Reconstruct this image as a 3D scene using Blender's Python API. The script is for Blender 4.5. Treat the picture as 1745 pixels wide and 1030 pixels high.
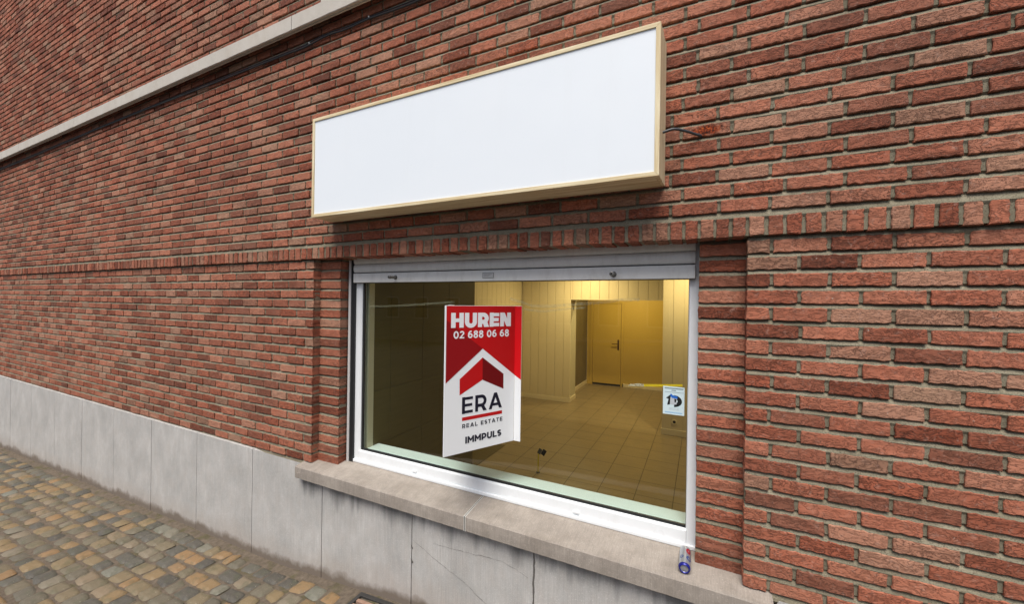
import bpy, bmesh, math, random
import numpy as np
from mathutils import Vector, Matrix
R = math.radians
random.seed(7)
S = bpy.context.scene
for o in list(bpy.data.objects): bpy.data.objects.remove(o)

# ------------------------------------------------------------------ camera, world, sun, exposure
psi, roll, F = math.atan((1195-872.5)/666.0), R(0.8), 666.0
cd = bpy.data.cameras.new("camera"); cam = bpy.data.objects.new("camera", cd); S.collection.objects.link(cam)
d = Vector((-math.sin(psi), math.cos(psi), 0)); r = Vector((math.cos(psi), math.sin(psi), 0)); u = Vector((0, 0, 1))
r2 = r*math.cos(roll)+u*math.sin(roll); u2 = -r*math.sin(roll)+u*math.cos(roll)
M = Matrix((r2, u2, -d)).transposed().to_4x4(); M.translation = Vector((0, -2, 2.0))
cam.matrix_world = M
cd.sensor_width = 36; cd.lens = F/1745*36; cd.clip_start = .02; cd.clip_end = 500
S.camera = cam
S.render.resolution_x, S.render.resolution_y = 1024, 605
SUN_EL, SUN_AZ = R(62), R(172)          # azimuth of the sun, clockwise from +Y
w = bpy.data.worlds.new("World"); S.world = w; w.use_nodes = True
nt = w.node_tree; bg = nt.nodes['Background']; sky = nt.nodes.new('ShaderNodeTexSky')
sky.sky_type = 'NISHITA'; sky.sun_disc = False; sky.sun_elevation = SUN_EL; sky.sun_rotation = SUN_AZ
sky.air_density = 1.0; sky.dust_density = 4.0; sky.ozone_density = 1.0
nt.links.new(sky.outputs[0], bg.inputs[0]); bg.inputs[1].default_value = 0.095
sl = bpy.data.lights.new("sun", 'SUN'); sl.energy = 2.65; sl.angle = R(36); sl.color = (1, .99, .935)
so = bpy.data.objects.new("sun", sl); S.collection.objects.link(so)
sd = Vector((math.sin(SUN_AZ)*math.cos(SUN_EL), math.cos(SUN_AZ)*math.cos(SUN_EL), math.sin(SUN_EL)))
so.rotation_euler = sd.to_track_quat('Z', 'Y').to_euler(); so.location = (0, -6, 8)
S.view_settings.view_transform = 'Standard'; S.view_settings.look = 'None'
S.view_settings.exposure = 0.46; S.view_settings.gamma = 1

# ------------------------------------------------------------------ node helpers
def mat(name, col=(.5, .5, .5), rough=.6, metal=0, spec=.5):
    m = bpy.data.materials.new(name); m.use_nodes = True
    b = m.node_tree.nodes['Principled BSDF']
    b.inputs['Base Color'].default_value = (*col, 1); b.inputs['Roughness'].default_value = rough
    b.inputs['Metallic'].default_value = metal; b.inputs['Specular IOR Level'].default_value = spec
    return m
class N:
    def __init__(s, m): s.t = m.node_tree; s.b = s.t.nodes['Principled BSDF']
    def n(s, ty, ins=None, **kw):
        x = s.t.nodes.new(ty)
        for k, v in kw.items(): setattr(x, k, v)
        for k, v in (ins or {}).items(): s.set(x.inputs[k], v)
        return x
    def set(s, sock, v):
        if isinstance(v, bpy.types.NodeSocket): s.t.links.new(v, sock)
        elif isinstance(v, bpy.types.Node): s.t.links.new(v.outputs[0], sock)
        else: sock.default_value = v
    def coord(s, scale=(1, 1, 1)):
        c = s.n('ShaderNodeTexCoord'); mp = s.n('ShaderNodeMapping', {'Vector': c.outputs['Object'], 'Scale': scale}); return mp.outputs[0]
    def noise(s, scale=5, det=4, rough=.55, vec=None, dist=0):
        x = s.n('ShaderNodeTexNoise', {'Scale': scale, 'Detail': det, 'Roughness': rough, 'Distortion': dist})
        s.set(x.inputs['Vector'], vec if vec is not None else s.coord()); return x.outputs[0]
    def ramp(s, fac, stops):
        x = s.n('ShaderNodeValToRGB', {'Fac': fac}); e = x.color_ramp.elements
        while len(e) < len(stops): e.new(.5)
        for i, (p, c) in enumerate(stops):
            e[i].position = p; e[i].color = (*c, 1) if len(c) == 3 else c
        return x.outputs[0]
    def mix(s, fac, a, b, mode='MIX'):
        x = s.n('ShaderNodeMix', data_type='RGBA', blend_type=mode)
        s.set(x.inputs[0], fac)
        for i, v in ((6, a), (7, b)):
            s.set(x.inputs[i], (*v, 1) if isinstance(v, tuple) else v)
        return x.outputs[2]
    def math(s, op, a, b=0.0, c=None):
        x = s.n('ShaderNodeMath', operation=op); s.set(x.inputs[0], a); s.set(x.inputs[1], b)
        if c is not None: s.set(x.inputs[2], c)
        return x.outputs[0]
    def attr(s, name): return s.n('ShaderNodeAttribute', attribute_name=name).outputs['Fac']
    def bump(s, h, strength=.5, dist=.002, prev=None):
        x = s.n('ShaderNodeBump', {'Strength': strength, 'Distance': dist, 'Height': h})
        if prev is not None: s.set(x.inputs['Normal'], prev)
        return x.outputs[0]
    def col(s, v): s.set(s.b.inputs['Base Color'], v)
    def rough(s, v): s.set(s.b.inputs['Roughness'], v)
    def norm(s, v): s.set(s.b.inputs['Normal'], v)
W_, B_ = (1, 1, 1), (0, 0, 0)

def mk_brick():
    m = mat('brick_clay', rough=.85, spec=.25); k = N(m); a = k.attr('rnd'); a2 = k.attr('rnd2')
    base = k.ramp(a, [(0, (.13, .042, .025)), (.22, (.25, .066, .034)), (.45, (.415, .114, .06)), (.62, (.46, .156, .088)), (.82, (.42, .21, .135)), (1, (.30, .185, .12))])
    # creases of hand-moulded clay: noise shifted for every brick and stretched along it
    c = k.n('ShaderNodeTexCoord'); sh = k.n('ShaderNodeVectorMath', {1: (7., 3., 11.)}, operation='SCALE')
    off = k.n('ShaderNodeCombineXYZ', {0: k.math('MULTIPLY', a2, 40.), 1: k.math('MULTIPLY', a, 30.), 2: k.math('MULTIPLY', a2, 17.)})
    v = k.n('ShaderNodeVectorMath', {0: c.outputs['Object'], 1: off.outputs[0]}, operation='ADD').outputs[0]
    rot = k.n('ShaderNodeMapping', {'Vector': v, 'Scale': (1, 1, 2.2)})
    cr0 = 0; k.set(rot.inputs['Rotation'], k.n('ShaderNodeCombineXYZ', {1: k.math('MULTIPLY', k.math('SUBTRACT', a2, .5), 1.2)}).outputs[0])
    cr = k.noise(19, 5, .6, rot.outputs[0], 1.6)
    fold = k.math('ABSOLUTE', k.math('SUBTRACT', cr, .5))
    foldr = k.ramp(fold, [(0, (0, 0, 0)), (.035, (.75, .75, .75)), (.09, W_)])
    pit = k.noise(170, 3, .6, v); pitr = k.ramp(pit, [(.28, B_), (.4, W_)])
    blotch = k.noise(14, 4, .6, v)
    col = k.mix(k.math('MULTIPLY', blotch, .55), base, k.mix(a2, (.52, .27, .18), (.22, .065, .035)))
    fm = k.math('SUBTRACT', 1.0, k.math('MULTIPLY', foldr, 1.0))
    col = k.mix(k.math('MULTIPLY', fm, k.math('ADD', .25, k.math('MULTIPLY', a2, .6))), col, (.06, .022, .014))
    dust = k.ramp(k.noise(48, 5, .7, v, .6), [(.56, B_), (.7, W_)])
    col = k.mix(k.math('MULTIPLY', dust, .4), col, (.46, .3, .24))
    col = k.mix(k.math('MULTIPLY', k.math('SUBTRACT', 1.0, pitr), .5), col, (.05, .022, .018))
    wea = k.noise(1, 6, .65, k.coord((1.6, 1.6, .9)))
    col = k.mix(k.math('MULTIPLY', k.ramp(wea, [(.48, B_), (.72, W_)]), .4), col, (.13, .06, .04))
    salt = k.ramp(k.noise(38, 3, .75), [(.70, B_), (.76, W_)])
    col = k.mix(k.math('MULTIPLY', salt, .5), col, (.62, .52, .45))
    # the scorched orange patch where the sign's cable enters the wall
    sep = k.n('ShaderNodeSeparateXYZ', {0: c.outputs['Object']})
    dx = k.math('MULTIPLY', k.math('ADD', sep.outputs[0], -.012), 12.); dz = k.math('MULTIPLY', k.math('SUBTRACT', sep.outputs[2], 2.803), 34.)
    rr = k.math('SQRT', k.math('ADD', k.math('MULTIPLY', dx, dx), k.math('MULTIPLY', dz, dz)))
    rr = k.math('ADD', rr, k.math('MULTIPLY', k.math('SUBTRACT', k.noise(45, 4), .5), 1.3))
    pt = k.ramp(rr, [(.55, W_), (.95, B_)])
    burn = k.ramp(k.noise(60, 4, .7), [(.4, (.025, .008, .004)), (.52, (.22, .035, .01)), (.66, (.6, .13, .02))])
    col = k.mix(pt, col, burn)
    k.col(col)
    h = k.math('ADD', k.math('MULTIPLY', foldr, .36), k.math('ADD', k.math('MULTIPLY', k.noise(70, 4, .5, v), .22), k.math('MULTIPLY', pitr, .35)))
    k.norm(k.bump(h, 1., .0042))
    return m
def mk_mortar():
    m = mat('mortar', rough=.95, spec=.15); k = N(m)
    c = k.mix(k.ramp(k.noise(5, 6, .7), [(.3, B_), (.7, W_)]), (.15, .13, .088), (.31, .275, .2))
    c = k.mix(k.ramp(k.noise(220, 3, .7), [(.35, W_), (.5, B_)]), c, (.11, .09, .062))
    k.col(c); k.norm(k.bump(k.noise(260, 4, .7), .7, .002)); return m
def mk_stone(name, c1, c2, c3, stainc, lines=1.0, plinth=False):
    m = mat(name, rough=.9, spec=.2); k = N(m)
    ln = k.noise(1., 2, .5, k.coord((430, 14, 3.5)))
    lr = k.ramp(ln, [(.36, B_), (.62, W_)])
    big = k.noise(1., 6, .68, k.coord((3.6, 3.6, 2.6)))
    c = k.mix(k.ramp(big, [(.3, B_), (.7, W_)]), c1, c2)
    mid = k.noise(1., 6, .65, k.coord((16, 16, 9)))
    c = k.mix(k.math('MULTIPLY', k.ramp(mid, [(.42, B_), (.7, W_)]), .55), c, c3)
    c = k.mix(k.math('MULTIPLY', k.math('SUBTRACT', 1., lr), .3*lines), c, tuple(x*.5 for x in c1))
    sp = k.ramp(k.noise(330, 2, .6), [(.27, W_), (.36, B_)])
    c = k.mix(k.math('MULTIPLY', sp, .65), c, tuple(x*.3 for x in c1))
    c = k.mix(k.math('MULTIPLY', k.ramp(k.noise(150, 3, .65), [(.56, B_), (.7, W_)]), .35), c, tuple(min(1, x*1.5) for x in c2))
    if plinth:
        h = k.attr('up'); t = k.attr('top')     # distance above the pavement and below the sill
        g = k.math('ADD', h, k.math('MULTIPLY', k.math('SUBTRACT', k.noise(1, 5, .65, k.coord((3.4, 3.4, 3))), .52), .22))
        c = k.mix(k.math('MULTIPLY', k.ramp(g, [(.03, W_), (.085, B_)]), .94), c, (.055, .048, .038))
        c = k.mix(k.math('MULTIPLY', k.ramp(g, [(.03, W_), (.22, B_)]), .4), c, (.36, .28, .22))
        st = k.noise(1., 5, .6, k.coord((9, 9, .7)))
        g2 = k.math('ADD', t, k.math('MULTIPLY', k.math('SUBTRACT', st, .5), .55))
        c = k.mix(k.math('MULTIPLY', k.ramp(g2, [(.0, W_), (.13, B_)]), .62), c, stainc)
    else:
        st = k.ramp(k.noise(1., 5, .6, k.coord((5, 5, 3))), [(.5, B_), (.72, W_)])
        c = k.mix(k.math('MULTIPLY', st, .45), c, stainc)
        worn = k.ramp(k.n('ShaderNodeNewGeometry').outputs['Pointiness'], [(.505, B_), (.56, W_)])
        c = k.mix(k.math('MULTIPLY', worn, .5), c, (.55, .47, .4))
    k.col(c)
    hh = k.math('ADD', k.math('MULTIPLY', lr, .5*lines), k.math('ADD', k.math('MULTIPLY', k.noise(60, 5, .7), .6), k.math('MULTIPLY', sp, -.5)))
    k.norm(k.bump(hh, .6, .002)); return m
def mk_noisy(name, a, b, scale=8, rough=.5, bs=.15, spec=.5, det=4, stretch=(1, 1, 1), metal=0, bd=.001):
    m = mat(name, rough=rough, spec=spec, metal=metal); k = N(m); v = k.coord(stretch)
    k.col(k.mix(k.noise(scale, det, .6, v), a, b))
    if bs: k.norm(k.bump(k.noise(scale*6, 4, .6, v), bs, bd))
    return m
def mk_wood():
    m = mat('sign_timber', rough=.55, spec=.3); k = N(m)
    v = k.coord((1.5, 40, 40)); g = k.noise(1.5, 5, .6, v, .8)
    c = k.mix(k.ramp(g, [(.36, B_), (.62, W_)]), (.6, .45, .24), (.84, .73, .5))
    c = k.mix(k.math('MULTIPLY', k.ramp(k.noise(2.2, 4), [(.45, B_), (.75, W_)]), .35), c, (.5, .35, .16))
    kn = k.ramp(k.noise(14, 1, .5), [(.16, W_), (.22, B_)])
    c = k.mix(k.math('MULTIPLY', kn, .6), c, (.16, .09, .04)); k.col(c)
    k.norm(k.bump(g, .2, .001)); return m
def mk_wood_v():
    m = mk_wood(); m.name = 'sign_timber_upright'
    for n in m.node_tree.nodes:
        if n.type == 'MAPPING' and abs(n.inputs['Scale'].default_value[1]-40) < .1: n.inputs['Scale'].default_value = (40, 40, 1.5)
    return m
def mk_glass():
    m = bpy.data.materials.new('shop_glass'); m.use_nodes = True; t = m.node_tree
    for n in list(t.nodes):
        if n.type != 'OUTPUT_MATERIAL': t.nodes.remove(n)
    out = t.nodes['Material Output']; tr = t.nodes.new('ShaderNodeBsdfTransparent'); gl = t.nodes.new('ShaderNodeBsdfGlossy')
    fr = t.nodes.new('ShaderNodeLayerWeight'); mx = t.nodes.new('ShaderNodeMixShader')
    tr.inputs[0].default_value = (.93, .965, .94, 1); gl.inputs['Roughness'].default_value = .01; fr.inputs[0].default_value = .5
    pw = t.nodes.new('ShaderNodeMath'); pw.operation = 'POWER'; pw.inputs[1].default_value = 5; t.links.new(fr.outputs['Facing'], pw.inputs[0])
    ma = t.nodes.new('ShaderNodeMath'); ma.operation = 'MULTIPLY_ADD'; ma.inputs[1].default_value = .96; ma.inputs[2].default_value = .03
    t.links.new(pw.outputs[0], ma.inputs[0]); t.links.new(ma.outputs[0], mx.inputs[0]); t.links.new(tr.outputs[0], mx.inputs[1]); t.links.new(gl.outputs[0], mx.inputs[2]); t.links.new(mx.outputs[0], out.inputs[0])
    return m
def mk_tape(name, col, alpha):
    m = bpy.data.materials.new(name); m.use_nodes = True; t = m.node_tree; b = t.nodes['Principled BSDF']; k = N(m)
    b.inputs['Base Color'].default_value = (*col, 1); b.inputs['Roughness'].default_value = .35
    k.set(b.inputs['Alpha'], k.math('MULTIPLY', k.ramp(k.noise(1, 4, .7, k.coord((60, 60, 160))), [(.35, (.2, .2, .2)), (.65, W_)]), alpha)); return m
def mk_tiles():
    m = mat('floor_tile', rough=.3, spec=.5); k = N(m)
    c = k.n('ShaderNodeTexCoord'); mp = k.n('ShaderNodeMapping', {'Vector': c.outputs['Object'], 'Location': (.22+.35*10, -2.375+.325*10, 0)})
    br = k.n('ShaderNodeTexBrick', {'Vector': mp.outputs[0], 'Color1': W_+(1,), 'Color2': W_+(1,), 'Mortar': B_+(1,), 'Scale': 1., 'Mortar Size': .004, 'Mortar Smooth': .1, 'Brick Width': .35, 'Row Height': .325}, offset=0., squash=1.)
    base = k.mix(k.noise(1, 5, .6, k.coord((3, 26, 1)), .5), (.185, .145, .08), (.29, .228, .13))
    base = k.mix(k.math('MULTIPLY', k.noise(1.4, 3), .35), base, (.2, .14, .07))
    k.col(k.mix(br.outputs[0], (.055, .04, .022), base)); k.rough(k.math('ADD', .26, k.math('MULTIPLY', k.noise(6), .22)))
    k.norm(k.bump(k.math('ADD', br.outputs[0], k.math('MULTIPLY', k.noise(30, 3), .12)), .35, .002)); return m
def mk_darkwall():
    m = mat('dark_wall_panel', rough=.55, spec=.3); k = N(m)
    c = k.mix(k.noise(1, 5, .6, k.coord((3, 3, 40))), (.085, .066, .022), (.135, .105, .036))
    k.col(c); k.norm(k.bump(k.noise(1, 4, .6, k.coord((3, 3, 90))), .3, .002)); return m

BRICK, MORTAR = mk_brick(), mk_mortar()
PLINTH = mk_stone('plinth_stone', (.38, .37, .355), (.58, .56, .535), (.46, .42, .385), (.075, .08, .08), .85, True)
SILL = mk_stone('sill_stone', (.30, .26, .225), (.40, .35, .302), (.24, .21, .182), (.18, .15, .12), .8)
LEDGE = mk_stone('ledge_stone', (.46, .45, .41), (.6, .59, .55), (.42, .4, .36), (.4, .36, .3), .3)
def mk_grimy(name, a, b, g, amt, rough):
    m = mat(name, rough=rough); k = N(m)
    ao = k.n('ShaderNodeNewGeometry').outputs['Pointiness']
    c = k.mix(k.noise(3, 4), a, b)
    c = k.mix(k.math('MULTIPLY', k.ramp(k.noise(1, 6, .7, k.coord((14, 14, 5))), [(.48, B_), (.75, W_)]), amt), c, g)
    c = k.mix(k.math('MULTIPLY', k.ramp(k.noise(190, 2, .5), [(.70, B_), (.75, W_)]), amt*1.5), c, g); k.col(c)
    k.rough(k.math('ADD', rough-.1, k.math('MULTIPLY', k.noise(9, 4), .25))); k.norm(k.bump(k.noise(3, 2), .12, .006)); return m
SHUT = mk_grimy('shutter_grey', (.66, .655, .63), (.74, .73, .70), (.3, .27, .22), .3, .42)
PVC = mk_grimy('white_frame', (.79, .81, .82), (.84, .855, .865), (.5, .47, .4), .16, .3)
RAIL = mk_noisy('guide_rail_grey', (.5, .49, .48), (.6, .59, .58), 6, .4, .05)
GASKET = mat('black_gasket', (.012, .013, .014), .5)
BLACK = mat('black_cable', (.02, .02, .022), .45)
GREYCABLE = mat('grey_cable', (.05, .052, .058), .4)
WOOD, WOODV = mk_wood(), mk_wood_v()
def mk_face():
    m = mat('sign_face', rough=.4, spec=.35); k = N(m)
    c = k.mix(k.noise(1, 5, .6, k.coord((1.4, 1, 2))), (.78, .825, .875), (.84, .87, .905))
    c = k.mix(k.math('MULTIPLY', k.ramp(k.noise(1, 5, .65, k.coord((9, 1, .8))), [(.55, B_), (.8, W_)]), .07), c, (.6, .6, .58))
    c = k.mix(k.math('MULTIPLY', k.ramp(k.noise(140, 2, .5), [(.72, B_), (.76, W_)]), .25), c, (.4, .4, .38)); k.col(c)
    k.norm(k.bump(k.noise(2.2, 2), .25, .01)); return m
WHITE = mk_face()
GLASS = mk_glass()
BOARD = mk_noisy('sign_board_white', (.86, .87, .88), (.88, .89, .9), 5, .35, .02)
RED = mk_noisy('print_red', (.5, .004, .006), (.56, .006, .008), 2, .3, 0)
RED_LIT = mat('print_bright_red', (.68, .004, .008), .3); REDD = mat('print_dark_red', (.17, .002, .004), .3); REDM = mat('print_mid_red', (.29, .003, .006), .3)
NAVY = mat('print_navy', (.008, .008, .022), .35); PWHITE = mat('print_white', (.85, .85, .87), .35)
SILLIN = mk_noisy('inner_sill_stone', (.62, .7, .7), (.7, .77, .77), 8, .6, .02)
REVEAL = mk_noisy('reveal_paint', (.5, .46, .33), (.56, .52, .38), 4, .5, .05)
CREAM = mk_noisy('cream_panelling', (.62, .54, .37), (.7, .61, .43), 3, .42, .05, stretch=(1, 1, .4))
DOORM = mk_noisy('door_veneer', (.52, .355, .07), (.6, .425, .1), 2, .4, .05, stretch=(1, 1, .3))
SKIRT = mk_noisy('skirting_paint', (.68, .6, .43), (.72, .64, .46), 5, .4, .0)
TILE, DARKW = mk_tiles(), mk_darkwall()
DARKP = mk_noisy('dark_panel', (.1, .075, .03), (.2, .16, .07), 2.5, .5, .05)
CEIL = mat('ceiling_paint', (.7, .68, .62), .8)
BRASS = mat('dark_bronze', (.1, .05, .025), .4, .6)
STEEL = mk_noisy('dull_steel', (.2, .19, .17), (.32, .3, .27), 30, .42, .1, metal=.85)
ALU = mat('can_aluminium', (.4, .41, .43), .28, .6)
IRON = mk_noisy('drain_iron', (.02, .02, .02), (.05, .045, .04), 30, .6, .4)
RUST = mk_noisy('drain_bar', (.22, .12, .08), (.36, .24, .18), 24, .8, .5, .2)

# ------------------------------------------------------------------ mesh helpers
class MB:
    def __init__(s): s.v = []; s.f = []; s.n = 0; s.att = {}
    def add(s, v, f, **att):
        v = np.asarray(v, float); s.v.append(v)
        for q in f: s.f.append(tuple(int(i)+s.n for i in q))
        for k, x in att.items(): s.att.setdefault(k, []).append(np.broadcast_to(np.asarray(x, float), (len(v),)))
        s.n += len(v); return s
    def box(s, x0, x1, y0, y1, z0, z1):
        v = [(x, y, z) for z in (z0, z1) for y in (y0, y1) for x in (x0, x1)]
        return s.add(v, [(0, 2, 3, 1), (4, 5, 7, 6), (0, 1, 5, 4), (2, 6, 7, 3), (0, 4, 6, 2), (1, 3, 7, 5)])
    def build(s, name, m, parent=None, smooth=False, bevel=0, seg=2):
        me = bpy.data.meshes.new(name); me.from_pydata(np.concatenate(s.v).tolist(), [], s.f); me.materials.append(m)
        for k, l in s.att.items():
            a = me.attributes.new(k, 'FLOAT', 'POINT'); a.data.foreach_set('value', np.concatenate(l).astype(np.float32))
        me.update()
        o = bpy.data.objects.new(name, me); S.collection.objects.link(o)
        if parent: o.parent = parent
        if smooth:
            me.shade_smooth()
        if bevel:
            b = o.modifiers.new('bevel', 'BEVEL'); b.width = bevel; b.segments = seg; b.limit_method = 'ANGLE'; b.angle_limit = R(35)
            for p in me.polygons: p.use_smooth = True
            wn = o.modifiers.new('wn', 'WEIGHTED_NORMAL'); wn.keep_sharp = True
        return o
def tag(o, label=None, cat=None, group=None, kind=None):
    if label: o['label'] = label
    if cat: o['category'] = cat
    if group: o['group'] = group
    if kind: o['kind'] = kind
    return o
def empty(name, label, cat, loc=(0, 0, 0), group=None):
    o = bpy.data.objects.new(name, None); o.empty_display_size = .1; S.collection.objects.link(o)
    # parts are modelled in world coordinates: keep the empty at the origin of its parts through an inverse
    o.location = loc; return tag(o, label, cat, group)
def put(o, parent):     # parent without moving
    o.parent = parent; o.matrix_parent_inverse = Matrix.Translation(-parent.location) if parent.type == 'EMPTY' else Matrix.Identity(4); return o
def box(name, m, parent, x0, x1, y0, y1, z0, z1, bevel=.002):
    o = MB().box(x0, x1, y0, y1, z0, z1).build(name, m, None, bevel=bevel)
    return put(o, parent) if parent else o
def tube(name, pts, rad, m, parent=None, seg=10, sub=6, caps=True):
    P = [Vector(p) for p in pts]; Q = []
    for i in range(len(P)-1):
        p0 = P[max(i-1, 0)]; p1 = P[i]; p2 = P[i+1]; p3 = P[min(i+2, len(P)-1)]
        for j in range(sub):
            t = j/sub; Q.append(.5*((2*p1)+(-p0+p2)*t+(2*p0-5*p1+4*p2-p3)*t*t+(-p0+3*p1-3*p2+p3)*t**3))
    Q.append(P[-1]); V = []; Fc = []
    for i, q in enumerate(Q):
        t = (Q[min(i+1, len(Q)-1)]-Q[max(i-1, 0)]).normalized()
        a = t.cross(Vector((0, 0, 1)) if abs(t.z) < .9 else Vector((1, 0, 0))).normalized(); b = t.cross(a)
        for k in range(seg):
            an = 2*math.pi*k/seg; V.append(q+a*math.cos(an)*rad+b*math.sin(an)*rad)
    for i in range(len(Q)-1):
        for k in range(seg):
            Fc.append((i*seg+k, i*seg+(k+1) % seg, (i+1)*seg+(k+1) % seg, (i+1)*seg+k))
    if caps: Fc += [tuple(range(seg))[::-1], tuple((len(Q)-1)*seg+k for k in range(seg))]
    o = MB().add([tuple(v) for v in V], Fc).build(name, m, None, smooth=True)
    return put(o, parent) if parent else o
def lathe(name, prof, m, origin, axis, parent=None, seg=28):
    # prof: (distance along axis, radius)
    ax = Vector(axis).normalized(); a = ax.cross(Vector((0, 0, 1)) if abs(ax.z) < .9 else Vector((1, 0, 0))).normalized(); b = ax.cross(a); O = Vector(origin)
    V = []; Fc = []
    for (t, rr) in prof:
        for k in range(seg):
            an = 2*math.pi*k/seg; V.append(tuple(O+ax*t+a*math.cos(an)*rr+b*math.sin(an)*rr))
    for i in range(len(prof)-1):
        for k in range(seg): Fc.append((i*seg+k, i*seg+(k+1) % seg, (i+1)*seg+(k+1) % seg, (i+1)*seg+k))
    o = MB().add(V, Fc).build(name, m, None); o.data.shade_smooth()
    es = o.modifiers.new('es', 'EDGE_SPLIT'); es.split_angle = R(40)
    return put(o, parent) if parent else o

# ------------------------------------------------------------------ bricks
def bricks(mb, rects, yf, yb, rng, fine=True, sides=False, axis='x', tilt=None, off=.0):
    """rects = (x0,x1,z0,z1); front at yf, back at yb; bevelled irregular moulded bricks.  axis 'z': crease direction"""
    for (x0, x1, z0, z1) in rects:
        W, H = x1-x0, z1-z0
        nx = max(3, int(round(W/(.016 if fine else .034)))); nz = max(3, int(round(H/(.011 if fine else .017))))
        e = .0028
        us = np.concatenate([[0], np.linspace(e, W-e, nx-1), [W]]); vs = np.concatenate([[0], np.linspace(e, H-e, nz-1), [H]])
        U, V = np.meshgrid(us, vs)           # rows = z
        k = rng.normal(0, 1, (6, 2))*np.array([55, 80]); ph = rng.uniform(0, 6.28, 6); am = rng.uniform(.3, 1, 6)
        nz_ = sum(am[i]*np.sin(k[i, 0]*U+k[i, 1]*V+ph[i]) for i in range(6))/3
        p2 = rng.uniform(0, 6.28, 8); p3 = rng.uniform(60, 210, 4)
        ez = .0016*(np.sin(p3[0]*U+p2[0])+.7*np.sin(p3[1]*U+p2[1])+.5*np.sin(p3[1]*2.1*U+p2[4]))
        ex = .0012*(np.sin(p3[2]*V+p2[2])+.7*np.sin(p3[3]*V+p2[3]))
        wv = (V/H-.5)*2; wu = (U/W-.5)*2
        rot = rng.normal(0, .006) if W > .1 else rng.normal(0, .012)
        X = x0+U+ex*wu + (-(V-H/2)*rot if W < .1 else 0)
        Z = z0+V+ez*wv+(U-W/2)*rot*.6 if W > .1 else z0+V+ez*wv
        jut = rng.normal(0, .0016)
        Y = yf+jut+.0018*nz_+rng.normal(0, .003)*wu*.4
        edge = np.zeros_like(U); edge[0, :] = edge[-1, :] = 1; edge[:, 0] = edge[:, -1] = 1
        Y = Y+edge*.0024
        n0 = (nx+1); pts = np.stack([X, Y, Z], -1).reshape(-1, 3)
        f = [(j*n0+i, j*n0+i+1, (j+1)*n0+i+1, (j+1)*n0+i) for j in range(nz) for i in range(nx)]
        per = [i for i in range(nx+1)]+[j*n0+nx for j in range(1, nz+1)]+[nz*n0+i for i in range(nx-1, -1, -1)]+[j*n0 for j in range(nz-1, 0, -1)]
        P0 = pts[per]; rings = [P0]; levels = [.3, .65, 1] if sides else [1]
        for l in levels:
            q = P0.copy(); q[:, 1] = yf+(yb-yf)*l
            if sides and l < 1: q += rng.normal(0, .0006, q.shape)
            rings.append(q)
        base = len(pts); allp = [pts]+rings[1:]; n = len(per)
        idx = [per]+[[base+r_*n+i for i in range(n)] for r_ in range(len(levels))]
        for r_ in range(len(levels)):
            a, b = idx[r_], idx[r_+1]
            for i in range(n): f.append((a[(i+1) % n], a[i], b[i], b[(i+1) % n]))
        mb.add(np.concatenate(allp), f, rnd=rng.beta(1.5, 1.7), rnd2=rng.uniform())
def mortar_sheet(mb, x0, x1, zs, ybase, rng, step=.05):
    """zs: list of (z_bottom_of_joint, z_top_of_joint); struck joint, deeper under the brick above"""
    prof = []
    for (a, b) in zs:
        prof += [(a-.012, ybase+.0075), (a-.001, ybase+.002), (a+.3*(b-a), ybase+.005), (b+.001, ybase+.0175), (b+.008, ybase+.0085)]
    prof.sort(); nx = max(2, int((x1-x0)/step)); xs = np.linspace(x0, x1, nx+1)
    V = np.array([(x, y+rng.normal(0, .0006), z) for (z, y) in prof for x in xs]); n0 = nx+1
    f = [(j*n0+i, j*n0+i+1, (j+1)*n0+i+1, (j+1)*n0+i) for j in range(len(prof)-1) for i in range(nx)]
    mb.add(V, f)
rng = np.random.default_rng(5)
def course_rects(x0, x1, zb, phase, hb=.052, pitch=.2, joint=.0145, minw=.03):
    out = []; k0 = math.floor((x0-phase)/pitch)-1; k1 = math.ceil((x1-phase)/pitch)+1
    js = [phase+pitch*k+rng.normal(0, .003) for k in range(k0, k1+1)]
    for a, b in zip(js[:-1], js[1:]):
        a2, b2 = max(a+joint/2, x0), min(b-joint/2, x1)
        if b2-a2 > minw: out.append((a2, b2, zb+rng.normal(0, .0008), zb+hb+rng.normal(0, .001)))
    return out

ZS = 2.0
building = empty('brick_building', 'red brick shop building with stone plinth around the big shop window', 'building')
LX, RX = -12.5, 2.2
# upper wall
mbr, mmo = MB(), MB(); joints = []
PT = .0713; z1 = ZS+.420
NC = 68
for k in range(NC):
    zb = z1+PT*k
    ph = -.087 if k % 2 else (.063 if k <= 7 else -.026)
    if k > 16 and not k % 2: ph = .02
    rs = course_rects(LX, RX, zb, ph)
    near = [q for q in rs if q[0] > -4.2]; far = [q for q in rs if q[0] <= -4.2]
    if zb > ZS+2.6: near, far = [], rs if zb > ZS+3.2 else near+far
    bricks(mbr, near, 0, .05, rng, True); bricks(mbr, far, 0, .05, rng, False)
    joints.append((zb+.052, zb+PT))
joints.insert(0, (ZS+.390, z1))
mortar_sheet(mmo, LX, RX, joints, 0, rng)
wall = put(mbr.build('wall', BRICK, None), building)
put(mmo.build('wall_mortar', MORTAR, None), building)
# soldier course over the opening and the piers
mso, mm2 = MB(), MB(); x = LX
while x < RX:
    wd = .051+rng.normal(0, .0018)
    bricks(mso, [(x, x+wd, ZS+.305+rng.normal(0, .0012), ZS+.390+rng.normal(0, .0012))], 0, .15, rng, x > -4.2, True)
    x += wd+.0158+rng.normal(0, .0012)
put(mso.build('soldier_course', BRICK, None), building)
mm2.box(LX, RX, .0085, .148, ZS+.3085, ZS+.386); put(mm2.build('soldier_mortar', MORTAR, None), building)
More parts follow.
